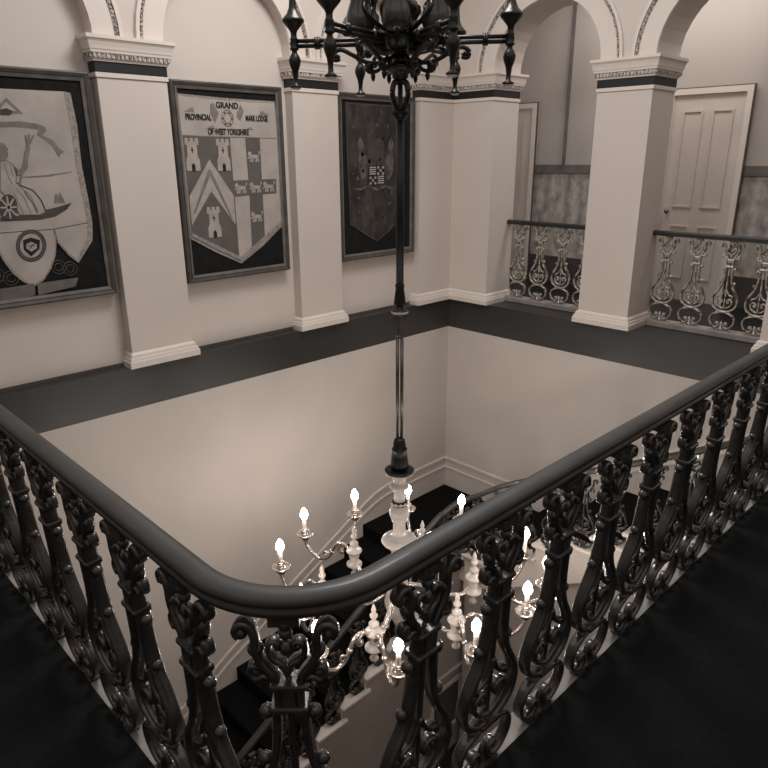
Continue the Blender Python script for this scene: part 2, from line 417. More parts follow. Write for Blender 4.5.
def make_baluster(mt, parent):
    mb = MB()
    for s in (-1, 1): sw(mb, BAR, s, .018, .037)
    b = mb.build('baluster', mt); b.parent = parent
    def sub(name, mb, label=None):
        o = mb.build(name, mt, None, label); o.parent = b; return o
    for s in (-1, 1):
        mb = MB(); sw(mb, TOP, s, .019, .036, taper=.8); mb.ball((s*.086, 0, .762), .015); mb.ball((s*.060,0,.722), .017); sub('top_scroll', mb)
        mb = MB(); sw(mb, TWIG, s, .015, .032, taper=.75); mb.ball((s*.062,0,.668), .013); sub('leaf_scroll', mb)
        mb = MB(); sw(mb, LOW, s, .017, .036, taper=.8); mb.ball((s*.040,0,.055), .016); sub('foot_scroll', mb)
        mb = MB(); sw(mb, HEART, s, .015, .032, taper=.75); sw(mb, HEART2, s, .013, .028); mb.ball((s*.034,0,.262), .013); sub('heart_scroll', mb)
    mb = MB()
    for s in (-1, 1): sw(mb, MIDT, s, .014, .032, taper=.75)
    mb.ball((0,0,.725), .015, sz=1.3); mb.ball((0,0,.676), .014); mb.ball((0,0,.760), .014); sub('palmette', mb)
    for z0, w, h in ((.632, .070, .016), (.574, .076, .016), (.164, .074, .018)):
        mb = MB(); mb.bevbox(-w/2, w/2, -.024, .024, z0, z0+h, .004); sub('collar', mb)
    mb = MB(); mb.lathe([(.003,.662),(.009,.64),(.009,.20),(.003,.192)], n=8); mb.box(-.014,.014,-.020,.020,.588,.634); sub('stem', mb)
    for s in (-1, 1):
        for u, z, r in ((.048,.562,.016),(.060,.432,.015),(.054,.160,.016)):
            mb = MB(); mb.ball((s*u,0,z), r, 8); mb.tube([(s*(u-.020),0,z),(s*u,0,z)], .008, 6); sub('boss', mb)
    mb = MB(); mb.lathe([(.024,0),(.024,.012),(.014,.018),(.011,.05),(.004,.085)], n=10); mb.box(-.06,.06,-.018,.018,.0,.012); sub('foot', mb)
    mb = MB(); mb.box(-.03,.03,-.015,.015,.785,.806); mb.lathe([(.006,.765),(.014,.775),(.016,.79)], n=10); sub('top_bar', mb)
    return b
def dup_baluster(src, parent, loc, ang, lean=0.0, sz=1.0):
    b = copy_tree(src, parent); b.location = Vector(loc) - world_loc(parent); b.rotation_euler = Euler((lean, 0, ang)); b.scale = (1, 1, sz)
    return b

# near balustrade: one continuous rail with a rounded corner
AX, AY, AR, RZ = .537, .8235, .25, .832
C2 = (AX+AR, AY+AR)
near = empty('balustrade', (.6,.86,0), 'large near balustrade of dark scrolled iron balusters with a rounded corner handrail', 'balustrade', 'iron balustrades')
path = [(AX, 5.13-.25*i, RZ) for i in range(16)]
path = [p for p in path if p[1] > C2[1]+.02]
path += [(C2[0]-AR*cos(t), C2[1]-AR*sin(t), RZ) for t in [PI/2*i/20 for i in range(21)]]
path += [(x, AY, RZ) for x in [C2[0]+.03+.25*i for i in range(21)]] + [(6.10, AY, RZ)]
half = [(.0,-.034),(.024,-.034),(.030,-.028),(.035,-.010),(.025,-.006),(.025,-.002),(.035,.003),(.037,.012),(.034,.021),(.026,.027),(.013,.031),(.0,.032)]
half = [(a*.763, b*.763) for a, b in half]
sec = half + [(-a, b) for a, b in half[-2:0:-1]]
m = MB(); m.sweep(path, sec); m.build('handrail', M['mahogany'], near, 'dark polished wooden handrail')
LEAN = .052
b0 = make_baluster(M['iron'], near)
b0.location = Vector((C2[0]-.205*cos(PI/4), C2[1]-.205*sin(PI/4), -.002)) - world_loc(near); b0.rotation_euler = Euler((LEAN, 0, -PI/4))
for k in range(14): dup_baluster(b0, near, (.574, 1.14+.288*k, -.002), -PI/2, LEAN)
for k in range(18): dup_baluster(b0, near, (.925+.280*k, .856, -.002), 0, LEAN)

# small balustrades between the far pillars
first = None
for a, b, ys, lbl in ((3.455, 4.633, (4.473,4.195,3.915,3.635), 'small far balustrade between the corner pillar and the free square pillar'),
                      (1.735, 2.925, (2.775,2.485,2.190,1.900), 'small far balustrade with pale iron scrolls in the right arch')):
    e = empty('balustrade', (XW+.38, (a+b)/2, .06), lbl, 'balustrade', 'iron balustrades')
    m = MB(); X = XW+.38
    m.sweep([(X, a-.0, .90), (X, (a+b)/2, .90), (X, b+.0, .90)], [(-.034,-.020),(.034,-.020),(.040,-.006),(.038,.014),(.026,.026),(-.026,.026),(-.038,.014),(-.040,-.006)], smooth=False)
    m.build('handrail', M['small_rail'], e, 'thin black handrail')
    for y in ys:
        if first is None:
            first = make_baluster(M['iron_pale'], e); first.location = Vector((X, y, .062)) - world_loc(e); first.rotation_euler = Euler((0,0,PI/2)); first.scale = (1,1,1.01)
        else: dup_baluster(first, e, (X, y, .062), PI/2, 0, 1.01)

# ------------------------------------------------------------------ staircase below
ZL = -2.48                                                    # half landing
stair = empty('staircase', (4.75, 3.9, ZB), 'black carpeted staircase with pale cut strings turning at a corner landing', 'staircase')
def step(x0,x1,y0,y1,z, nose, mt_list, axis):
    pass
Y1, X2 = 3.88, 4.90
RISE, RUN = .155, .301
N1 = 15
for k in range(N1):                                           # lower flight, rising towards +X
    z = ZL - RISE*(k+1); x1 = 4.75 - RUN*k; x0 = x1 - RUN - .03
    if z - .155 < ZB: break
    m = MB(); m.box(x0, x1+.02, Y1, YF-.002, z-.155, z-.028); m.bevbox(x0-.015, x1+.02, Y1-.045, YF-.002, z-.032, z, .006)
    s = m.build('step', M['white_paint'], stair)
    m = MB(); m.box(x0-.024, x1+.02, Y1+.07, YF-.004, z-.150, z+.010); m.build('carpet_runner', M['carpet_stair'], s, 'black carpet')
m = MB(); m.box(4.735, XF-.002, Y1, YF-.002, ZL-.20, ZL-.03); m.box(4.72, XF-.002, Y1-.045, YF-.002, ZL-.032, ZL)
m.box(X2, XF-.002, 3.80, Y1, ZL-.20, ZL)
m.build('landing', M['white_paint'], stair)
m = MB(); m.box(4.695, XF-.004, Y1+.05, YF-.004, ZL, ZL+.010); m.box(4.695,4.735,Y1+.07,YF-.004,ZL-.15,ZL); m.build('landing_carpet', M['carpet_stair'], stair, 'black carpet')
R2, RN2 = .160, .284
for k in range(10):                                           # upper flight, rising towards -Y
    z = ZL + R2*(k+1); y1 = 3.82 - RN2*k; y0 = y1 - RN2 - .02
    m = MB(); m.box(X2, XF-.002, y0, y1, z-.160, z-.028); m.bevbox(X2-.045, XF-.002, y0, y1+.025, z-.032, z, .006)
    s = m.build('step', M['white_paint'], stair)
    m = MB(); m.box(X2+.10, XF-.004, y0, y1+.032, z-.155, z+.008); m.build('carpet_runner', M['carpet_stair'], s, 'black carpet')
# strings and spandrels
m = MB(); pl = [(4.74, ZL-.20)] + [(4.74, ZL-.03)]
pts = [(4.74, ZL-.05)]
for k in range(N1):
    z = ZL - RISE*(k+1) - .03; x1 = 4.74 - RUN*k
    pts += [(x1, z), (x1-RUN, z)]
xe = pts[-1][0]; ze = pts[-1][1]
pts += [(xe, ze-.25), (4.74, ZL-.30)]
pts = [p for p in pts]
# sawtooth fascia built column by column so that it stays convex
for k in range(N1):
    z = ZL - RISE*(k+1) - .03; x1 = 4.74 - RUN*k; x0 = x1-RUN
    b1 = ZL - .36 - (4.74-x1)*RISE/RUN; b0_ = ZL - .36 - (4.74-x0)*RISE/RUN
    m.prism([(x0,b0_),(x1,b1),(x1,z),(x0,z)], Y1-.012, Y1+.02, lambda a,b,h: (a,h,b))
m.prism([(4.74,ZL-.36),(5.30,ZL-.36),(5.30,ZL-.03),(4.74,ZL-.03)], Y1-.012, Y1+.02, lambda a,b,h: (a,h,b))
m.build('string_board', M['grey_paint'], stair, 'painted string of the lower flight')
m = MB()
for k in range(10):
    z = ZL + R2*(k+1) - .03; y1 = 3.80 - RN2*k; y0 = y1-RN2
    b1 = ZL - .30 + (3.80-y1)*R2/RN2; b0_ = ZL - .30 + (3.80-y0)*R2/RN2
    m.prism([(y0,b0_),(y1,b1),(y1,z),(y0,z)], X2-.012, X2+.02, lambda a,b,h: (h,a,b))
m.build('string_board', M['white_paint'], stair, 'painted string of the upper flight')
m = MB()
for k in range(N1):
    x1 = 4.74 - RUN*k; x0 = x1-RUN
    b1 = ZL - .36 - (4.74-x1)*RISE/RUN; b0_ = ZL - .36 - (4.74-x0)*RISE/RUN
    if b0_ < ZB+.05: break
    m.prism([(x0,ZB),(x1,ZB),(x1,b1),(x0,b0_)], Y1+.01, Y1+.06, lambda a,b,h: (a,h,b))
m.prism([(4.74,ZB),(5.45,ZB),(5.45,ZL-.36),(4.74,ZL-.36)], Y1+.01, Y1+.06, lambda a,b,h: (a,h,b))
m.build('spandrel', M['grey_paint'], stair, 'grey painted panelled spandrel under the lower flight')
def panel_frame(x0, x1, z0, z1):
    m = MB(); t = .045; y0, y1 = Y1-.008, Y1+.012
    m.box(x0,x1,y0,y1,z0,z0+t); m.box(x0,x1,y0,y1,z1-t,z1); m.box(x0,x0+t,y0,y1,z0+t,z1-t); m.box(x1-t,x1,y0,y1,z0+t,z1-t)
    m.build('panel_moulding', M['white_paint'], stair)
    m = MB(); m.box(x0+t,x1-t,Y1+.004,Y1+.012,z0+t,z1-t); m.build('panel', M['skirt_dark'], stair, 'dark recessed panel')
panel_frame(4.50, 5.02, -4.66, -4.0)
m = MB(); m.box(4.2,5.45,Y1-.02,Y1+.01,-3.90,-3.84); m.build('ledge', M['grey_paint'], stair)
m = MB(); m.prism([(3.80,ZB),(3.80,ZL-.30),(.9,ZL-.30+2.9*R2/RN2),(.9,ZL-.55+2.9*R2/RN2),(2.2,-2.6),(2.6,-3.2),(2.75,-3.8),(2.8,ZB)], X2+.02, X2+.08, lambda a,b,h: (h,a,b))
m.build('spandrel', M['grey_paint'], stair, 'grey spandrel under the upper flight')
# its own iron balustrade
sb = stair
yh = 3.90
hp = [(.1,yh,-4.16+.0),(1.2,yh,-3.56),(2.148,yh,-3.05),(3.3,yh,-2.44),(4.45,yh,-1.875),(4.66,yh-.005,-1.80),(4.80,yh-.04,-1.735),(4.885,yh-.12,-1.68),(4.905,yh-.22,-1.615),(4.905,3.25,-1.32),(4.905,2.2,-.78),(4.905,1.0,-.105)]
m = MB(); m.sweep(smooth_path(hp, 5), rsec(.062,.052,10)); m.build('handrail', M['mahogany'], sb, 'dark wooden stair handrail')
src = None
def rail_z1(x): return -1.795 + (x-4.68)*.528
for k in range(15):
    x = 4.66 - .301*k; zt = rail_z1(x) - .025; i = math.floor((4.75-x)/RUN)
    zb = ZL - RISE*(i+1) if x < 4.75 else ZL
    if zb < ZB: break
    if src is None:
        src = make_baluster(M['iron'], sb); src.location = Vector((x,yh,zb)) - world_loc(sb); src.scale = (1,1,(zt-zb)/BH)
    else: dup_baluster(src, sb, (x,yh,zb), 0, 0, (zt-zb)/BH)
def rail_z2(y): return -1.62 + (3.69-y)*.564
for k in range(10):
    y = 3.66 - .284*k; i = math.floor((3.82-y)/RN2); zb = ZL + R2*(i+1); zt = rail_z2(y) - .025
    dup_baluster(src, sb, (4.905,y,zb), PI/2, 0, (zt-zb)/BH)
dup_baluster(src, sb, (4.85, yh-.05, ZL), -PI/4, 0, .70/BH)
# ------------------------------------------------------------------ chandeliers
CX, CY = 3.298, 3.207
up_ch = empty('chandelier', (CX, CY, 1.83), 'upper dark bronze chandelier with double-tube arms and turned pendants, in front of the arches', 'chandelier')
def upart(name, mb, mt, label=None, par=None): return mb.build(name, mt, par or up_ch, label)
c0 = (CX, CY, 0)
m = MB(); m.lathe([(.004,2.06),(.030,2.065),(.050,2.08),(.052,2.10),(.085,2.115),(.106,2.135),(.108,2.142),(.098,2.150),(.055,2.158),(.045,2.175),(.052,2.19),(.040,2.20)], c0, 24); upart('drip_dish', m, M['bronze'])
m = MB(); m.lathe([(.040,2.20),(.046,2.22),(.068,2.26),(.072,2.30),(.058,2.35),(.046,2.375),(.062,2.385),(.10,2.40),(.125,2.44),(.125,2.47),(.085,2.50),(.075,2.56),(.095,2.60),(.13,2.66),(.13,2.72),(.085,2.80),(.06,2.9),(.055,3.05),(.08,3.10),(.05,3.18),(.03,3.25),(.025,4.3)], c0, 24); upart('central_stem', m, M['bronze'])
# pierced scroll loop at the very bottom from which the long rod hangs
m = MB()
for a in (0, PI/2):
    for s in (-1, 1):
        pts = [(.0,2.06),(.052,2.05),(.070,1.99),(.050,1.93),(.024,1.895),(.036,1.865),(.052,1.875),(.046,1.895)]
        m.tube(smooth_path([(CX+s*u*cos(a), CY+s*u*sin(a), z) for u,z in pts], 5), .017, 8)
m.lathe([(.012,1.83),(.034,1.84),(.040,1.86),(.026,1.875),(.016,1.90),(.016,2.06)], c0, 16)
upart('bottom_loop', m, M['bronze'])
ph0 = math.radians(44.2-90-5)
RA, ZA = .665, 2.285
def polar(r, a, z): return (CX+r*cos(a), CY+r*sin(a), z)
for k in range(6):
    a = ph0 + k*PI/3
    na = a + PI/2
    def pp(r, t, z): return (CX+r*cos(a)+t*cos(na), CY+r*sin(a)+t*sin(na), z)
    m = MB()
    for dz in (-.014, .014):
        m.tube([pp(.08,0,ZA+dz), pp(.4,0,ZA+dz), pp(RA,0,ZA+dz)], .0125, 8)
    for r in (.26, .50, .515): m.sweep([pp(r,0,ZA), pp(r+.018,0,ZA)], [(.03*cos(t),.036*sin(t)) for t in [2*PI*i/10 for i in range(10)]])
    arm = upart('arm', m, M['bronze'])
    # scroll bracket below the arm
    m = MB()
    pts = [(.07,2.20),(.14,2.165),(.22,2.175),(.30,2.215),(.37,2.245),(.42,2.225),(.415,2.19),(.385,2.19),(.39,2.21)]
    m.tube(smooth_path([pp(r,0,z) for r,z in pts], 5), .013, 8)
    pts = [(.10,2.19),(.13,2.13),(.19,2.115),(.215,2.145),(.19,2.165),(.175,2.15)]
    m.tube(smooth_path([pp(r,0,z) for r,z in pts], 5), .012, 8)
    m.ball(pp(.19,0,2.145), .026); m.ball(pp(.40,0,2.208), .017)
    m.build('scroll_bracket', M['bronze'], arm)
    m = MB(); m.lathe([(.003,2.06),(.012,2.075),(.016,2.095),(.007,2.115),(.010,2.13)], pp(.17,0,0), 10); m.build('drop', M['bronze'], arm)
    # upper leaf scrolls
    m = MB()
    for s in (-1, 1):
        pts = [(.10,0,2.32),(.20,s*.03,2.36),(.27,s*.06,2.42),(.25,s*.08,2.47),(.20,s*.07,2.45),(.22,s*.06,2.42)]
        m.tube(smooth_path([pp(*q) for q in pts], 5), .014, 8)
    m.build('leaf_scroll', M['bronze'], arm)
    for s in (-1, 1):
        m = MB()
        lf = [(.06,s*.01,2.24),(.12,s*.045,2.225),(.19,s*.075,2.245),(.235,s*.085,2.285),(.225,s*.08,2.32)]
        m.sweep(smooth_path([pp(*q) for q in lf], 4), [(.030,0),(.012,.010),(-.012,.010),(-.030,0),(-.012,-.006),(.012,-.006)], scale=[.5+1.0*sin(PI*min(1,(i+2)/18)) for i in range(17)])
        m.build('acanthus_leaf', M['bronze'], arm)
    # bell shade hanging between arms
    ak = a + PI/6
    m = MB(); cc = (CX+.26*cos(ak), CY+.26*sin(ak), 0)
    m.lathe([(.002,2.295),(.045,2.30),(.075,2.32),(.088,2.36),(.082,2.42),(.060,2.48),(.068,2.52),(.088,2.545)], cc, 18)
    m.build('shade', M['glass_dark'], arm, 'dark bell-shaped glass shade')
    m = MB(); m.tube([(CX+.09*cos(ak),CY+.09*sin(ak),2.30),(CX+.26*cos(ak),CY+.26*sin(ak),2.292)], .014); m.build('shade_bracket', M['bronze'], arm)
    # turned pendant column at the arm end
    m = MB(); pc = pp(RA,0,0)
    pr = [(.002,ZA-.262),(.022,ZA-.260),(.036,ZA-.250),(.036,ZA-.243),(.016,ZA-.232),(.014,ZA-.20),(.020,ZA-.16),(.036,ZA-.115),(.039,ZA-.095),(.030,ZA-.07),(.018,ZA-.055),(.016,ZA-.04),(.028,ZA-.034),(.028,ZA-.024),(.022,ZA-.018),(.028,ZA),(.022,ZA+.018),(.026,ZA+.026),(.019,ZA+.034),(.019,ZA+.06),(.026,ZA+.075),(.062,ZA+.115),(.071,ZA+.128),(.064,ZA+.14),(.040,ZA+.165),(.024,ZA+.20),(.018,ZA+.26),(.020,ZA+.29),(.028,ZA+.295),(.028,ZA+.305),(.018,ZA+.32),(.018,ZA+.36),(.05,ZA+.39),(.06,ZA+.41),(.02,ZA+.43),(.015,ZA+.47)]
    m.lathe(pr, pc, 16); m.build('pendant', M['bronze'], arm)
    m = MB(); m.lathe([(.020,ZA-.264),(.031,ZA-.258),(.031,ZA-.254)], pc, 14); m.build('pendant_foot', M['porcelain_glint'], arm, 'pale foot disc')

# --- lower chandelier on its long rod
lo_ch = empty('chandelier', (CX, CY, -2.05), 'lower pale brass chandelier with lit candle bulbs, hanging on a long dark rod', 'chandelier')
def lpart(name, mb, mt, label=None, par=None): return mb.build(name, mt, par or lo_ch, label)
m = MB(); m.lathe([(.026,.775),(.026,1.829)], c0, 14); lpart('upper_rod', m, M['rod_dark'], 'black upper rod')
m = MB(); m.lathe([(.030,.645),(.041,.65),(.041,.665),(.037,.70),(.028,.765),(.033,.770),(.033,.785),(.026,.79)], c0, 18); lpart('rod_bell', m, M['rod_dark'])
m = MB(); m.lathe([(.022,.560),(.022,.575),(.050,.585),(.058,.592),(.058,.604),(.040,.612),(.026,.625),(.024,.648)], c0, 18); lpart('rod_flange', m, M['rod_dark'])
m = MB(); m.lathe([(.050,.583),(.060,.590),(.060,.600),(.048,.606)], c0, 22); lpart('flange_ring', m, M['porcelain_glint'], 'pale ring')
m = MB(); m.lathe([(.020,.420),(.028,.424),(.030,.44),(.040,.50),(.050,.565),(.048,.580)], c0, 24, flute=.12); lpart('fluted_cup', m, M['steel'])
m = MB()
for s in (-1, 1): m.tube([(CX+s*.011, CY-s*.011, -.36),(CX+s*.011, CY-s*.011, .425)], .0125, 8)
lpart('lower_rod', m, M['steel'], 'paired grey metal tubes')
m = MB(); m.lathe([(.065,-.60),(.068,-.56),(.060,-.50),(.054,-.452),(.058,-.448),(.058,-.436),(.048,-.43),(.048,-.40),(.040,-.365),(.022,-.352)], c0, 28, flute=.05); lpart('rod_sleeve', m, M['rod_dark'], 'dark ribbed sleeve')
m = MB(); m.lathe([(.040,-.655),(.085,-.640),(.110,-.618),(.112,-.610),(.100,-.606),(.066,-.615)], c0, 24); lpart('dark_dish', m, M['rod_dark'])
pr = [(.030,-2.02),(.055,-1.95),(.10,-1.86),(.12,-1.78),(.10,-1.70),(.07,-1.64),(.06,-1.50),(.07,-1.40),(.06,-1.32),(.085,-1.27),(.130,-1.235),(.142,-1.215),(.130,-1.195),(.095,-1.185),(.060,-1.17),(.050,-1.15),(.047,-1.06),(.058,-1.045),(.062,-1.03),(.050,-1.015),(.074,-1.0),(.080,-.97),(.066,-.93),(.050,-.915),(.046,-.90),(.066,-.892),(.066,-.880),(.044,-.870),(.040,-.84),(.044,-.775),(.052,-.765),(.072,-.755),(.074,-.742),(.060,-.73),(.048,-.72),(.048,-.69),(.062,-.665),(.105,-.640),(.108,-.625)]
m = MB(); m.lathe(pr, c0, 26); lpart('turned_column', m, M['porcelain_glint'], 'white turned column')
m = MB(); m.lathe([(.047,-.915),(.060,-.905),(.067,-.893),(.067,-.878),(.050,-.868)], c0, 20, flute=.12); lpart('leaf_ring', m, M['rod_dark'])
m = MB(); m.lathe([(.002,-2.05),(.02,-2.045),(.032,-2.02),(.018,-2.0),(.03,-1.98)], c0, 14); lpart('bottom_finial', m, M['brass'])
ZC = -1.36
columns = [84, 25, -37, -92, -153, 144]
flames = [((97,1.05),(67,1.07)), ((40,1.10),(12,1.06)), ((-28,1.10),(-50,1.14)), ((-70,1.02),(-104,.98)), ((-136,1.03),(-168,1.03)), ((127,.97),(168,.85))]
for ck, fl in zip(columns, flames):
    a = math.radians(ck); rc = .61
    cc = (CX+rc*cos(a), CY+rc*sin(a), 0)
    m = MB()
    pr = [(.003,-1.86),(.030,-1.85),(.034,-1.835),(.016,-1.815),(.020,-1.78),(.050,-1.765),(.068,-1.750),(.068,-1.735),(.042,-1.722),(.036,-1.69),(.046,-1.665),(.036,-1.640),(.062,-1.625),(.070,-1.610),(.062,-1.597),(.028,-1.585),(.017,-1.57),(.036,-1.552),(.038,-1.537),(.017,-1.517),(.012,-1.50),(.027,-1.48),(.029,-1.465),(.012,-1.447),(.019,-1.425),(.012,-1.40),(.003,-1.375)]
    m.lathe(pr, cc, 16)
    colm = lpart('finial_column', m, M['porcelain_glint'])  # polished brass with its white highlights put into a pale colour
    m = MB()
    pts = [(.07,-1.62),(.20,-1.66),(.36,-1.745),(.50,-1.77),(.60,-1.72)]
    m.tube(smooth_path([polar(r,a,z) for r,z in pts], 5), .020, 10)
    m.lathe([(.0,-.02),(.034,-.012),(.034,.012),(.0,.02)], polar(.36,a,-1.745), 12)
    m.tube(smooth_path([polar(r,a,z) for r,z in ((.12,-1.70),(.2,-1.76),(.27,-1.78),(.30,-1.75),(.27,-1.735))], 5), .011, 8)
    m.build('main_arm', M['brass'], colm)
    for fd, rf in fl:
        t = math.radians(fd)
        P0 = Vector(cc); P1 = Vector((CX+rf*cos(t), CY+rf*sin(t), 0))
        d = P1-P0; L = d.length; d.normalize()
        def q(s, z): return P0 + d*(s*L) + Vector((0,0,z))
        m = MB()
        pts = [(.08,-1.66),(.13,-1.60),(.25,-1.565),(.38,-1.60),(.46,-1.68),(.56,-1.745),(.72,-1.765),(.88,-1.72),(.98,-1.65),(1.0,-1.60)]
        m.tube(smooth_path([q(s,z) for s,z in pts], 5), .0155, 8)
        pts = [(.20,-1.58),(.30,-1.61),(.31,-1.655),(.24,-1.665),(.215,-1.64),(.25,-1.625)]
        m.tube(smooth_path([q(s,z) for s,z in pts], 5), .011, 8)
        pts = [(.50,-1.71),(.58,-1.68),(.62,-1.71),(.58,-1.73)]
        m.tube(smooth_path([q(s,z) for s,z in pts], 5), .010, 8)
        m.ball(q(.25,-1.64), .022); m.ball(q(.45,-1.67), .024)
        sa = lpart('scroll_arm', m, M['brass'])
        pc = (P1.x, P1.y, 0)
        m = MB(); m.lathe([(.012,-1.62),(.030,-1.605),(.036,-1.59),(.052,-1.575),(.074,-1.556),(.078,-1.545),(.072,-1.541),(.045,-1.552),(.024,-1.553),(.024,-1.53),(.033,-1.515),(.035,-1.50),(.027,-1.497)], pc, 20)
        m.build('drip_pan', M['brass'], sa)
        m = MB(); m.lathe([(.0175,-1.53),(.0175,-1.405),(.012,-1.398)], pc, 12); m.build('candle', M['candle'], sa, 'white candle sleeve')
        m = MB(); m.lathe([(.004,-1.405),(.018,-1.398),(.030,-1.378),(.034,-1.358),(.027,-1.328),(.014,-1.305),(.002,-1.288)], pc, 12); m.build('bulb', M['bulb'], sa, 'lit bulb')
B1 = {
  'cloth': [(1.588, 2.052), (1.792, 2.056), (2.007, 2.057), (2.023, 1.989), (2.03, 1.839), (2.025, 1.575), (2.04, 1.324), (2.047, 1.159), (2.025, 1.054), (1.924, 0.89), (1.853, 0.974), (1.799, 1.072), (1.78, 1.127), (1.757, 0.948), (1.692, 0.825), (1.592, 0.755), (1.505, 0.825), (1.452, 0.956), (1.447, 1.134)],
  'triangle': [(1.615, 2.0), (1.708, 1.903), (1.562, 1.898), (1.567, 1.928), (1.666, 1.918), (1.611, 1.974), (1.567, 1.928), (1.572, 1.959)],
  'bible': [(1.566, 1.924), (1.608, 1.934), (1.645, 1.915), (1.621, 1.89), (1.561, 1.892)],
  'ribbon': [(1.553, 1.848), (1.676, 1.855), (1.778, 1.843), (1.829, 1.828), (1.84, 1.803), (1.809, 1.766), (1.771, 1.77), (1.788, 1.802), (1.731, 1.811), (1.628, 1.817), (1.547, 1.813)],
  'ribbon2': [(1.771, 1.77), (1.829, 1.76), (1.879, 1.733), (1.905, 1.685), (1.939, 1.659), (1.91, 1.642), (1.9, 1.62), (1.879, 1.657), (1.863, 1.696), (1.825, 1.732)],
  'helmet': [(1.531, 1.719), (1.551, 1.715), (1.574, 1.674), (1.562, 1.664), (1.521, 1.657)],
  'face': [(1.525, 1.657), (1.566, 1.664), (1.568, 1.639), (1.554, 1.616), (1.521, 1.601), (1.512, 1.606)],
  'torso': [(1.511, 1.601), (1.548, 1.605), (1.588, 1.576), (1.6, 1.527), (1.586, 1.463), (1.611, 1.441), (1.686, 1.406), (1.729, 1.338), (1.75, 1.259), (1.703, 1.239), (1.575, 1.247), (1.546, 1.325), (1.479, 1.413)],
  'arm': [(1.587, 1.569), (1.624, 1.541), (1.65, 1.575), (1.677, 1.664), (1.702, 1.702), (1.715, 1.689), (1.691, 1.621), (1.677, 1.557), (1.64, 1.511), (1.593, 1.506)],
  'trident': [(1.694, 1.764), (1.704, 1.773), (1.706, 1.737), (1.72, 1.773), (1.728, 1.771), (1.718, 1.731), (1.749, 1.769), (1.753, 1.763), (1.719, 1.71), (1.704, 1.702), (1.611, 1.441), (1.601, 1.443), (1.697, 1.71), (1.693, 1.731)],
  'boat': [(1.751, 1.27), (1.844, 1.287), (1.939, 1.31), (1.898, 1.266), (1.811, 1.221), (1.697, 1.205), (1.526, 1.208), (1.444, 1.211), (1.448, 1.233), (1.574, 1.24), (1.681, 1.238)],
  'ship': [(1.814, 1.311), (1.827, 1.367), (1.841, 1.382), (1.85, 1.355), (1.864, 1.388), (1.878, 1.358), (1.887, 1.331), (1.893, 1.308)],
  'hill': [(1.637, 1.498), (1.745, 1.502), (1.879, 1.515), (1.972, 1.526), (1.971, 1.52), (1.809, 1.494), (1.636, 1.49)],
  'shield_round': [(1.568, 1.297), (1.563, 1.275), (1.553, 1.254), (1.541, 1.237), (1.527, 1.224), (1.511, 1.216), (1.496, 1.214), (1.482, 1.218), (1.469, 1.228), (1.46, 1.242), (1.454, 1.26), (1.452, 1.281), (1.454, 1.303), (1.459, 1.325), (1.469, 1.345), (1.481, 1.363), (1.495, 1.376), (1.51, 1.384), (1.525, 1.386), (1.539, 1.382), (1.552, 1.373), (1.562, 1.359), (1.568, 1.341), (1.57, 1.32)],
  'wreath': [(1.717, 1.021), (1.711, 0.999), (1.702, 0.979), (1.689, 0.96), (1.674, 0.944), (1.656, 0.931), (1.636, 0.922), (1.616, 0.918), (1.596, 0.918), (1.577, 0.922), (1.559, 0.931), (1.543, 0.943), (1.531, 0.958), (1.521, 0.977), (1.515, 0.997), (1.513, 1.018), (1.515, 1.04), (1.52, 1.061), (1.529, 1.081), (1.542, 1.1), (1.557, 1.115), (1.574, 1.128), (1.593, 1.137), (1.613, 1.142), (1.632, 1.142), (1.652, 1.139), (1.67, 1.131), (1.686, 1.119), (1.699, 1.104), (1.709, 1.086), (1.716, 1.066), (1.718, 1.044)],
  'wreath_in': [(1.688, 1.024), (1.684, 1.008), (1.677, 0.992), (1.668, 0.979), (1.657, 0.967), (1.644, 0.957), (1.63, 0.951), (1.615, 0.948), (1.601, 0.947), (1.587, 0.95), (1.574, 0.957), (1.563, 0.966), (1.553, 0.977), (1.547, 0.99), (1.542, 1.005), (1.541, 1.021), (1.542, 1.037), (1.546, 1.053), (1.553, 1.068), (1.562, 1.082), (1.573, 1.094), (1.585, 1.103), (1.599, 1.109), (1.613, 1.113), (1.628, 1.114), (1.642, 1.111), (1.655, 1.105), (1.666, 1.096), (1.676, 1.085), (1.683, 1.072), (1.687, 1.057), (1.689, 1.041)],
  'crest': [(1.567, 1.073), (1.623, 1.087), (1.679, 1.064), (1.665, 1.003), (1.602, 0.956), (1.561, 1.008)],
  'crest_band': [(1.584, 1.045), (1.619, 1.058), (1.652, 1.036), (1.648, 1.009), (1.608, 0.99), (1.579, 1.016)],
  'paper1': [(1.366, 0.755), (1.595, 0.764), (1.586, 0.68), (1.35, 0.661)],
  'paper2': [(1.615, 0.762), (1.906, 0.768), (1.877, 0.706), (1.608, 0.677)],
}
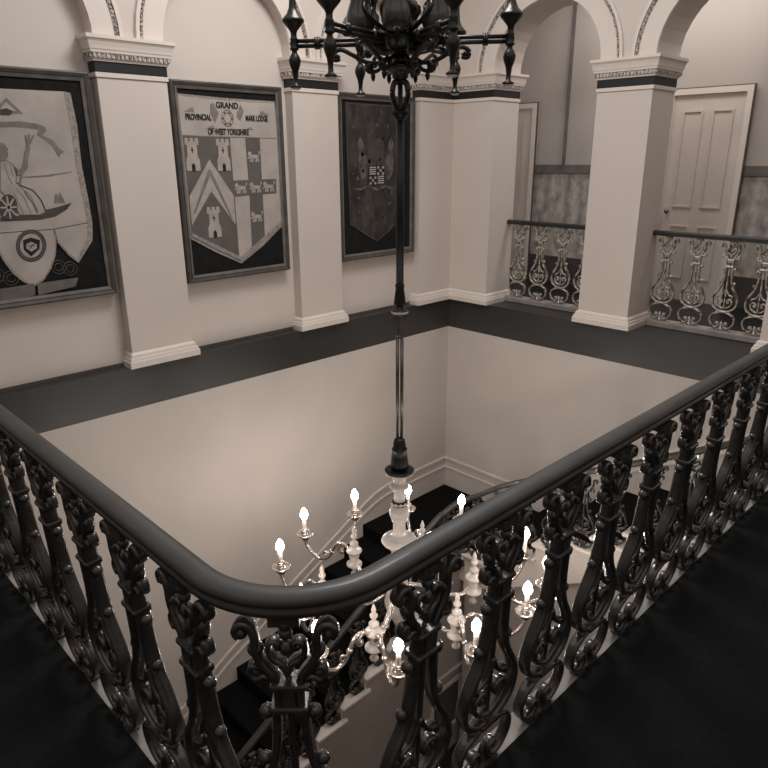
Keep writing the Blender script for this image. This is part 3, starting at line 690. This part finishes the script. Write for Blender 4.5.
B2 = {
  'cloth': [(2.868, 2.075), (3.02, 2.068), (3.288, 2.057), (3.535, 2.056), (3.778, 2.058), (3.792, 1.786), (3.791, 1.455), (3.784, 1.025), (3.564, 0.867), (3.337, 0.74), (3.099, 0.859), (2.871, 0.993), (2.878, 1.261), (2.875, 1.685)],
  'field': [(2.876, 1.788), (3.31, 1.773), (3.315, 1.305), (3.317, 0.787), (3.082, 0.887), (2.871, 0.993), (2.877, 1.323)],
  'chevron': [(3.097, 1.6), (3.303, 1.305), (3.305, 1.058), (3.09, 1.346), (2.884, 1.082), (2.884, 1.313)],
  'compass': [(3.089, 1.527), (3.109, 1.502), (3.282, 1.11), (3.259, 1.124), (3.091, 1.471), (2.927, 1.18), (2.904, 1.172), (3.069, 1.502)],
  'crossv': [(3.461, 1.772), (3.609, 1.774), (3.609, 1.558), (3.602, 0.916), (3.456, 0.825), (3.466, 1.299)],
  'crossh': [(3.314, 1.427), (3.759, 1.429), (3.755, 1.307), (3.314, 1.295)],
  'leaf1': [(3.146, 2.021), (3.176, 2.04), (3.223, 1.959), (3.179, 1.883), (3.142, 1.95)],
  'leaf2': [(3.392, 1.965), (3.436, 2.034), (3.467, 1.983), (3.425, 1.905), (3.393, 1.929)],
  'leaf3': [(2.905, 1.96), (2.985, 1.997), (3.001, 1.957)],
  'leaf4': [(3.615, 1.954), (3.642, 1.993), (3.729, 1.958)],
  'leaf5': [(3.084, 1.836), (3.16, 1.868), (3.168, 1.838)],
  'leaf6': [(3.47, 1.838), (3.52, 1.861), (3.557, 1.833)],
}
B3 = {
  'cloth': [(4.621, 2.093), (4.966, 2.091), (5.365, 2.092), (5.366, 1.555), (5.361, 0.978), (5.189, 0.867), (5.015, 0.779), (4.831, 0.876), (4.656, 0.977), (4.635, 1.562)],
  'shield': [(4.899, 1.526), (5.124, 1.53), (5.13, 1.354), (4.955, 1.327), (4.906, 1.356)],
  'q1': [(4.909, 1.519), (5.01, 1.522), (5.013, 1.435), (4.91, 1.431)],
  'q2': [(5.019, 1.43), (5.123, 1.433), (5.126, 1.356), (5.022, 1.352)],
  'panel': [(4.897, 1.781), (5.12, 1.795), (5.124, 1.546), (4.899, 1.541)],
  'ribbon': [(4.697, 1.321), (4.792, 1.314), (4.906, 1.344), (5.021, 1.306), (5.14, 1.337), (5.261, 1.302), (5.314, 1.32), (5.307, 1.296), (5.233, 1.27), (5.14, 1.309), (5.021, 1.278), (4.905, 1.317), (4.791, 1.291), (4.709, 1.301)],
}
# ------------------------------------------------------------------ framed banners
YB = 5.215
def flat(parent, name, poly, mt, layer, label=None):
    m = MB(); y1 = YB - .0012*layer
    m.prism(poly, y1, YB+.003, lambda a,b,h: (a,h,b)); return m.build(name, mt, parent, label)
def flats(parent, name, polys, mt, layer, label=None):
    m = MB(); y1 = YB - .0012*layer
    for p in polys: m.prism(p, y1, YB+.003, lambda a,b,h: (a,h,b))
    return m.build(name, mt, parent, label)
def text(parent, name, s, x, z, size, mt, layer, shear=0.0, rot=0.0, wx=1.0):
    cu = bpy.data.curves.new(name, 'FONT'); cu.body = s; cu.size = size; cu.align_x = 'CENTER'; cu.align_y = 'CENTER'; cu.extrude = .0008; cu.offset = .002
    tmp = bpy.data.objects.new('t', cu); col.objects.link(tmp)
    dg = bpy.context.evaluated_depsgraph_get()
    me = bpy.data.meshes.new_from_object(tmp.evaluated_get(dg)); bpy.data.objects.remove(tmp)
    me.materials.clear(); me.materials.append(mt)
    o = bpy.data.objects.new(name, me); col.objects.link(o); o.parent = parent
    o.location = Vector((x, YB-.0012*layer-.001, z)) - world_loc(parent); o.rotation_euler = Euler((PI/2, -rot, 0)); o.scale = (wx, 1, 1)
    return o
def picture(x0, x1, z0, z1, label):
    e = empty('framed_banner', ((x0+x1)/2, YREC, z0), label, 'banner', 'framed lodge banners')
    def ringframe(mb, a, b, y0, y1, b2=None):
        # mitred ring from inset a to inset b, front sloping from y0 to y1
        o = [(x0+a,z0+a),(x1-a,z0+a),(x1-a,z1-a),(x0+a,z1-a)]; i = [(x0+b,z0+b),(x1-b,z0+b),(x1-b,z1-b),(x0+b,z1-b)]
        v = [(p[0],YREC-.001,p[1]) for p in o] + [(p[0],y0,p[1]) for p in o] + [(p[0],y1,p[1]) for p in i] + [(p[0],YREC-.001,p[1]) for p in i]
        f = []
        for k in range(4):
            j = (k+1)%4
            f += [(k,j,4+j,4+k),(4+k,4+j,8+j,8+k),(8+k,8+j,12+j,12+k)]
        mb.add(v, f)
    m = MB(); ringframe(m, 0, .012, 5.203, 5.196); ringframe(m, .012, .034, 5.196, 5.205); ringframe(m, .034, .040, 5.210, 5.210); m.build('frame', M['frame'], e, recalc=True)
    m = MB(); ringframe(m, .040, .062, 5.203, 5.211); m.build('inner_frame', M['frame_inner'], e)
    m = MB(); m.box(x0+.05, x1-.05, 5.222, YREC-.002, z0+.05, z1-.05); m.build('backing', M['velvet'], e, 'black velvet backing')
    return e

# 1: banner with a seated figure
p1 = picture(1.125, 2.182, .612, 2.194, 'leftmost framed banner with a seated helmeted figure and three fringed points')
xc = 1.592
def mir(pts): return [(2*xc-x, z) for x, z in pts][::-1]
right = [(x,z) for x,z in B1['cloth'] if x >= xc-1e-3 and z > .76]
right = B1['cloth'][2:16]
rr = [p for p in right if p[0] > xc+.001]
def cloth_polys(infl):
    # body down to the lobes, then three pointed lobes, each convex enough
    body = [(xc-.40, 2.055), (2.007,2.057), (2.02,1.84), (2.022,1.575), (2.038,1.324), (2.045,1.16), (1.99,1.075), (1.78,1.127), (xc-.19,1.127), (xc-.40,1.075)]
    body = [(1.18,2.05),(2.007,2.057),(2.023,1.95),(2.026,1.84),(2.02,1.575),(2.036,1.324),(2.045,1.16),(1.79,1.13),(1.40,1.13),(1.18,1.13)]
    lobeR = [(1.79,1.135),(2.045,1.165),(2.040,1.09),(2.015,1.03),(1.975,.955),(1.924,.89),(1.87,.95),(1.815,1.03)]
    lobeC = [(1.405,1.135),(1.78,1.135),(1.778,1.03),(1.757,.948),(1.715,.865),(1.66,.795),(1.592,.755),(1.53,.795),(1.475,.86),(1.43,.95),(1.408,1.03)]
    lobeL = [(1.18,1.135),(1.395,1.135),(1.37,1.03),(1.31,.95),(1.26,.89),(1.21,.95),(1.18,1.0)]
    return [body, lobeR, lobeC, lobeL]
def grow(poly, d):
    cx = sum(p[0] for p in poly)/len(poly); cz = sum(p[1] for p in poly)/len(poly); out = []
    for x, z in poly:
        L = math.hypot(x-cx, z-cz); out.append((x+(x-cx)/L*d, z+(z-cz)/L*d))
    return out
cl = cloth_polys(0)
flats(p1, 'fringe', [grow(q, .014) if i else q for i, q in enumerate(cl)] + [], M['fringe'], 1)
flats(p1, 'side_fringe', [[(1.995,2.057),(2.040,2.05),(2.056,1.84),(2.01,1.84)],[(2.01,1.84),(2.056,1.84),(2.048,1.575),(2.006,1.575)],[(2.006,1.575),(2.048,1.575),(2.062,1.324),(2.022,1.324)],[(2.022,1.324),(2.062,1.324),(2.068,1.16),(2.030,1.16)],[(2.030,1.16),(2.068,1.16),(2.050,1.03),(2.012,1.05)],[(2.012,1.05),(2.050,1.03),(1.924,.875),(1.924,.915)]], M['fringe'], 3)
ban = flats(p1, 'banner', cl, M['cloth'], 2, 'pale painted cloth')
def sub(o, par): o.parent = par; o.location = Vector(o.location) - Vector(par.location) + Vector(par.location); return o
def bf(name, key, mt, layer, D=B1, par=None, label=None):
    o = flat(par or p1, name, D[key], mt, layer, label); return o
bf('painted_triangle', 'triangle', M['paint_mid'], 3); bf('painted_book', 'bible', M['paint_dark'], 4)
bf('ribbon', 'ribbon', M['paint_mid'], 3); bf('ribbon_tail', 'ribbon2', M['paint_mid'], 3)
flat(p1, 'ribbon', [(1.20,1.79),(1.40,1.835),(1.547,1.848),(1.547,1.813),(1.40,1.80),(1.22,1.755)], M['paint_mid'], 3)
fig = bf('painted_figure', 'torso', M['paint_pale'], 5, label='painted seated figure in a pale robe')
def sketch(name, lines, mt, layer, w=.005):
    m = MB(); y1 = YB-.0012*layer
    for pl in lines:
        for (xa,za),(xb,zb) in zip(pl[:-1], pl[1:]):
            L = math.hypot(xb-xa, zb-za); nx, nz = -(zb-za)/L*w/2, (xb-xa)/L*w/2
            m.prism([(xa+nx,za+nz),(xb+nx,zb+nz),(xb-nx,zb-nz),(xa-nx,za-nz)], y1, YB+.003, lambda a,b,h: (a,h,b))
    return m.build(name, mt, p1)
T = B1['torso']
sketch('figure_outline', [T+[T[0]], [(1.53,1.59),(1.545,1.50),(1.56,1.45)], [(1.57,1.57),(1.575,1.50)], [(1.60,1.44),(1.66,1.38),(1.70,1.26)], [(1.58,1.42),(1.62,1.36),(1.65,1.25)], [(1.56,1.40),(1.58,1.33),(1.60,1.25)]], M['paint_mid'], 6)
sketch('figure_folds', [[(1.585,1.463),(1.611,1.441),(1.686,1.406),(1.729,1.338),(1.75,1.259)], [(1.63,1.40),(1.675,1.31),(1.69,1.25)]], M['paint_dark'], 6, .007)
bf('figure_helmet', 'helmet', M['paint_mid'], 6); bf('figure_face', 'face', M['paint_mid'], 6); bf('figure_arm', 'arm', M['paint_mid'], 6); bf('trident', 'trident', M['paint_mid'], 7)
bf('painted_boat', 'boat', M['paint_dark'], 4); bf('painted_ship', 'ship', M['paint_mid'], 3); bf('painted_shore', 'hill', M['paint_mid'], 3)
sh = bf('round_shield', 'shield_round', M['paint_dark'], 8)
sxc, szc = 1.511, 1.30
sketch('shield_cross', [[(sxc-.052,szc),(sxc+.052,szc)], [(sxc,szc-.075),(sxc,szc+.075)], [(sxc-.04,szc-.055),(sxc+.04,szc+.055)], [(sxc-.04,szc+.055),(sxc+.04,szc-.055)]], M['paint_pale'], 9, .011)
bf('wreath', 'wreath', M['paint_dark'], 3); m = MB()
for i in range(30):
    a = 2*PI*i/30; wx_, wz_ = 1.6155+.087*cos(a), 1.030+.097*sin(a); d = .013
    m.prism([(wx_-d*cos(a+.9),wz_-d*sin(a+.9)),(wx_+.004*sin(a),wz_-.004*cos(a)),(wx_+d*cos(a+.9),wz_+d*sin(a+.9)),(wx_-.004*sin(a),wz_+.004*cos(a))], YB-.0048, YB, lambda a_,b_,h_: (a_,h_,b_))
m.build('wreath_leaves', M['paint_mid'], p1)
bf('wreath_field', 'wreath_in', M['paint_pale'], 4); bf('crest_shield', 'crest', M['paint_black'], 5); bf('crest_band', 'crest_band', M['paint_pale'], 6)
sketch('crest_lines', [[(1.59,1.03),(1.64,1.03)], [(1.60,1.01),(1.635,1.045)]], M['paint_black'], 7)
bf('paper_slip', 'paper1', M['frame_inner'], 2, label='paper slip at the foot of the banner'); bf('paper_slip', 'paper2', M['frame_inner'], 2, label='paper slip at the foot of the banner')
m = MB()
for cxx, czz in ((1.45,.82),(1.78,.86),(1.36,.85),(1.86,.84)):
    for r in (.05,.028):
        m.tube([(cxx+r*cos(t), 5.2215, czz+r*sin(t)) for t in [2*PI*i/18 for i in range(18)]], .003, 5, closed=True, up=(0,1,0))
m.build('backing_ornament', M['frame'], p1)

# 2: quartered lodge banner
p2 = picture(2.800, 3.862, .605, 2.192, 'middle framed banner with painted shield, castles, lions and lettering')
flat(p2, 'fringe', grow(B2['cloth'], .022), M['fringe'], 1)
flats(p2, 'lower_fringe', [[(2.871,.993),(3.337,.740),(3.337,.775),(2.875,1.022)],[(3.337,.740),(3.784,1.025),(3.785,1.055),(3.337,.775)]], M['fringe'], 6)
flat(p2, 'banner', B2['cloth'], M['cloth'], 2, 'pale painted cloth')
flat(p2, 'shield_field', B2['field'], M['paint_grey'], 3)
flats(p2, 'chevron', [[B2['chevron'][i] for i in (0,1,2,3)], [B2['chevron'][i] for i in (0,3,4,5)]], M['paint_pale'], 4)
flats(p2, 'painted_compass', [[B2['compass'][i] for i in (0,1,2,3,4)], [B2['compass'][i] for i in (0,4,5,6,7)]], M['paint_mid'], 5)
flat(p2, 'cross_upright', B2['crossv'], M['paint_grey'], 3); flat(p2, 'cross_bar', B2['crossh'], M['paint_grey'], 4)
def castle(x, z, k=1.0):
    w, h = .062*k, .125*k
    polys = [[(x-w,z-h),(x+w,z-h),(x+w,z-.35*h),(x-w,z-.35*h)], [(x-w,z-.35*h),(x+w,z-.35*h),(x+.72*w,z-.05*h),(x-.72*w,z-.05*h)], [(x-.72*w,z-.05*h),(x+.72*w,z-.05*h),(x+.72*w,z+.6*h),(x-.72*w,z+.6*h)], [(x-w,z+.6*h),(x+w,z+.6*h),(x+w,z+.82*h),(x-w,z+.82*h)]]
    for i in (-1,0,1): polys.append([(x+i*.72*w-.24*w,z+.82*h),(x+i*.72*w+.24*w,z+.82*h),(x+i*.72*w+.24*w,z+1.02*h),(x+i*.72*w-.24*w,z+1.02*h)])
    c = flats(p2, 'painted_castle', polys, M['paint_pale'], 6)
    d = [[(x-.25*w,z-h),(x+.25*w,z-h),(x+.25*w,z-.65*h),(x,z-.5*h),(x-.25*w,z-.65*h)], [(x-.06*w,z+.1*h),(x+.06*w,z+.1*h),(x+.06*w,z+.48*h),(x-.06*w,z+.48*h)], [(x-.2*w,z+.26*h),(x+.2*w,z+.26*h),(x+.2*w,z+.33*h),(x-.2*w,z+.33*h)]]
    o = flats(p2, 'castle_opening', d, M['paint_black'], 7); o.parent = c; o.location = (0,0,0)
castle(2.946,1.637); castle(3.232,1.634); castle(3.093,1.092)
def lion(x, z):
    k = .0042
    def P(pts): return [(x+a*k, z+b*k) for a, b in pts]
    polys = [P([(-11,2),(-6,5),(6,4),(10,2),(9,-3),(-9,-3)]), P([(-15,8),(-11,11),(-7,9),(-6,3),(-11,1),(-15,4)]), P([(-10,-2),(-7,-2),(-8,-10),(-12,-10)]), P([(-5,-2),(-2,-2),(-3,-10),(-7,-10)]), P([(4,-2),(7,-2),(6,-10),(2,-10)]), P([(7,-2),(10,-1),(12,-10),(9,-10)]), P([(-11,2),(-9,0),(-15,-4),(-17,-2)]), P([(9,2),(11,3),(15,9),(13,12),(11,10),(12,8)])]
    flats(p2, 'painted_lion', polys, M['paint_pale'], 5)
for q in ((3.540,1.617),(3.387,1.361),(3.540,1.362),(3.680,1.364),(3.533,1.111)): lion(*q)
for kf in ('leaf1','leaf2','leaf3','leaf4','leaf5','leaf6'): flat(p2, 'painted_leaf', B2[kf], M['paint_mid'], 3)
text(p2, 'lettering', 'GRAND', 3.305, 2.020, .064, M['paint_black'], 3, wx=.95)
text(p2, 'lettering', 'PROVINCIAL', 3.030, 1.922, .062, M['paint_black'], 4, wx=.66)
text(p2, 'lettering', 'MARK LODGE', 3.590, 1.928, .062, M['paint_black'], 4, wx=.58)
text(p2, 'lettering', 'OF WEST YORKSHIRE', 3.303, 1.815, .066, M['paint_black'], 4, wx=.62)
m = MB()
for r in (.055, .035): m.tube([(3.301+r*cos(t), YB-.004, 1.925+r*1.15*sin(t)) for t in [2*PI*i/20 for i in range(20)]], .003, 5, closed=True, up=(0,1,0))
for i in range(6): m.ball((3.301+.045*cos(i*PI/3), YB-.004, 1.925+.05*sin(i*PI/3)), .010, 6)
m.build('painted_emblem', M['paint_mid'], p2)
m = MB(); m.prism([(2.880,1.783),(3.786,1.776),(3.786,1.771),(2.880,1.778)], YB-.005, YB, lambda a,b,h: (a,h,b)); m.build('painted_line', M['paint_mid'], p2)

# 3: dark old banner
p3 = picture(4.500, 5.578, .605, 2.194, 'rightmost framed banner of dark worn cloth with a small chequered shield')
flat(p3, 'fringe', grow(B3['cloth'], .014), M['paint_dark'], 1)
flat(p3, 'banner', B3['cloth'], M['old_cloth'], 2, 'dark worn painted cloth')
flat(p3, 'painted_panel', B3['panel'], M['paint_dark'], 3)
shd = flat(p3, 'small_shield', B3['shield'], M['paint_black'], 4)
polys = []
for i in range(4):
    polys.append([(4.915,1.515-.021*i),(5.005,1.517-.021*i),(5.005,1.505-.021*i),(4.915,1.503-.021*i)])
    polys.append([(5.030,1.425-.021*i),(5.118,1.427-.021*i),(5.118,1.415-.021*i),(5.030,1.413-.021*i)])
for i in range(3):
    for j in range(3):
        if (i+j) % 2 == 0:
            polys.append([(5.025+.033*i,1.52-.03*j),(5.052+.033*i,1.52-.03*j),(5.052+.033*i,1.497-.03*j),(5.025+.033*i,1.497-.03*j)])
            polys.append([(4.915+.033*i,1.42-.027*j),(4.942+.033*i,1.42-.027*j),(4.942+.033*i,1.399-.027*j),(4.915+.033*i,1.399-.027*j)])
flats(p3, 'shield_charges', polys, M['paint_pale'], 5)
rb = B3['ribbon']
flats(p3, 'painted_ribbon', [[rb[i],rb[i+1],rb[13-i-1],rb[13-i]] for i in range(6)], M['old_pale'], 4)
def blob_beast(s):
    x = 5.013
    q = [(.15,1.38),(.20,1.40),(.24,1.47),(.25,1.56),(.23,1.66),(.25,1.74),(.22,1.80),(.18,1.76),(.17,1.66),(.13,1.58),(.14,1.48)]
    return [(x+s*a, z) for a, z in q]
for sgn in (1, -1): flat(p3, 'painted_supporter', blob_beast(sgn), M['old_pale'], 3)
q = []
for i in range(40):
    a = random.uniform(4.68,5.32); z = random.uniform(.95,2.04); r = random.uniform(.008,.022)
    if abs(a-5.013) > .36-.9*max(0,1.02-z): continue
    q.append([(a-r,z),(a,z+r*1.4),(a+r,z),(a,z-r*1.2)])
flats(p3, 'worn_flourish', q, M['old_pale'], 3)
# ------------------------------------------------------------------ light
def area(name, loc, size, power, rot, color=(1,.98,.96), sy=None):
    l = bpy.data.lights.new(name, 'AREA'); l.energy = power; l.size = size; l.color = color
    if sy: l.shape = 'RECTANGLE'; l.size_y = sy
    o = bpy.data.objects.new(name, l); col.objects.link(o); o.location = loc; o.rotation_euler = rot
    return o
area('ceiling_fill', (3.3, 3.2, 4.2), 1.2, 104, (0,0,0))  # added overhead fill, stands for no visible fitting
area('corridor_fill', (7.3, 3.2, 3.6), .5, 46, (0,0,0), sy=3.0)  # unseen fill added to brighten the corridor wall and doors
w = bpy.data.worlds.new('world'); bpy.context.scene.world = w; w.use_nodes = True
w.node_tree.nodes['Background'].inputs[0].default_value = (1,.98,.96,1); w.node_tree.nodes['Background'].inputs[1].default_value = .74
sc = bpy.context.scene
sc.view_settings.view_transform = 'Standard'; sc.view_settings.look = 'None'; sc.view_settings.exposure = 0
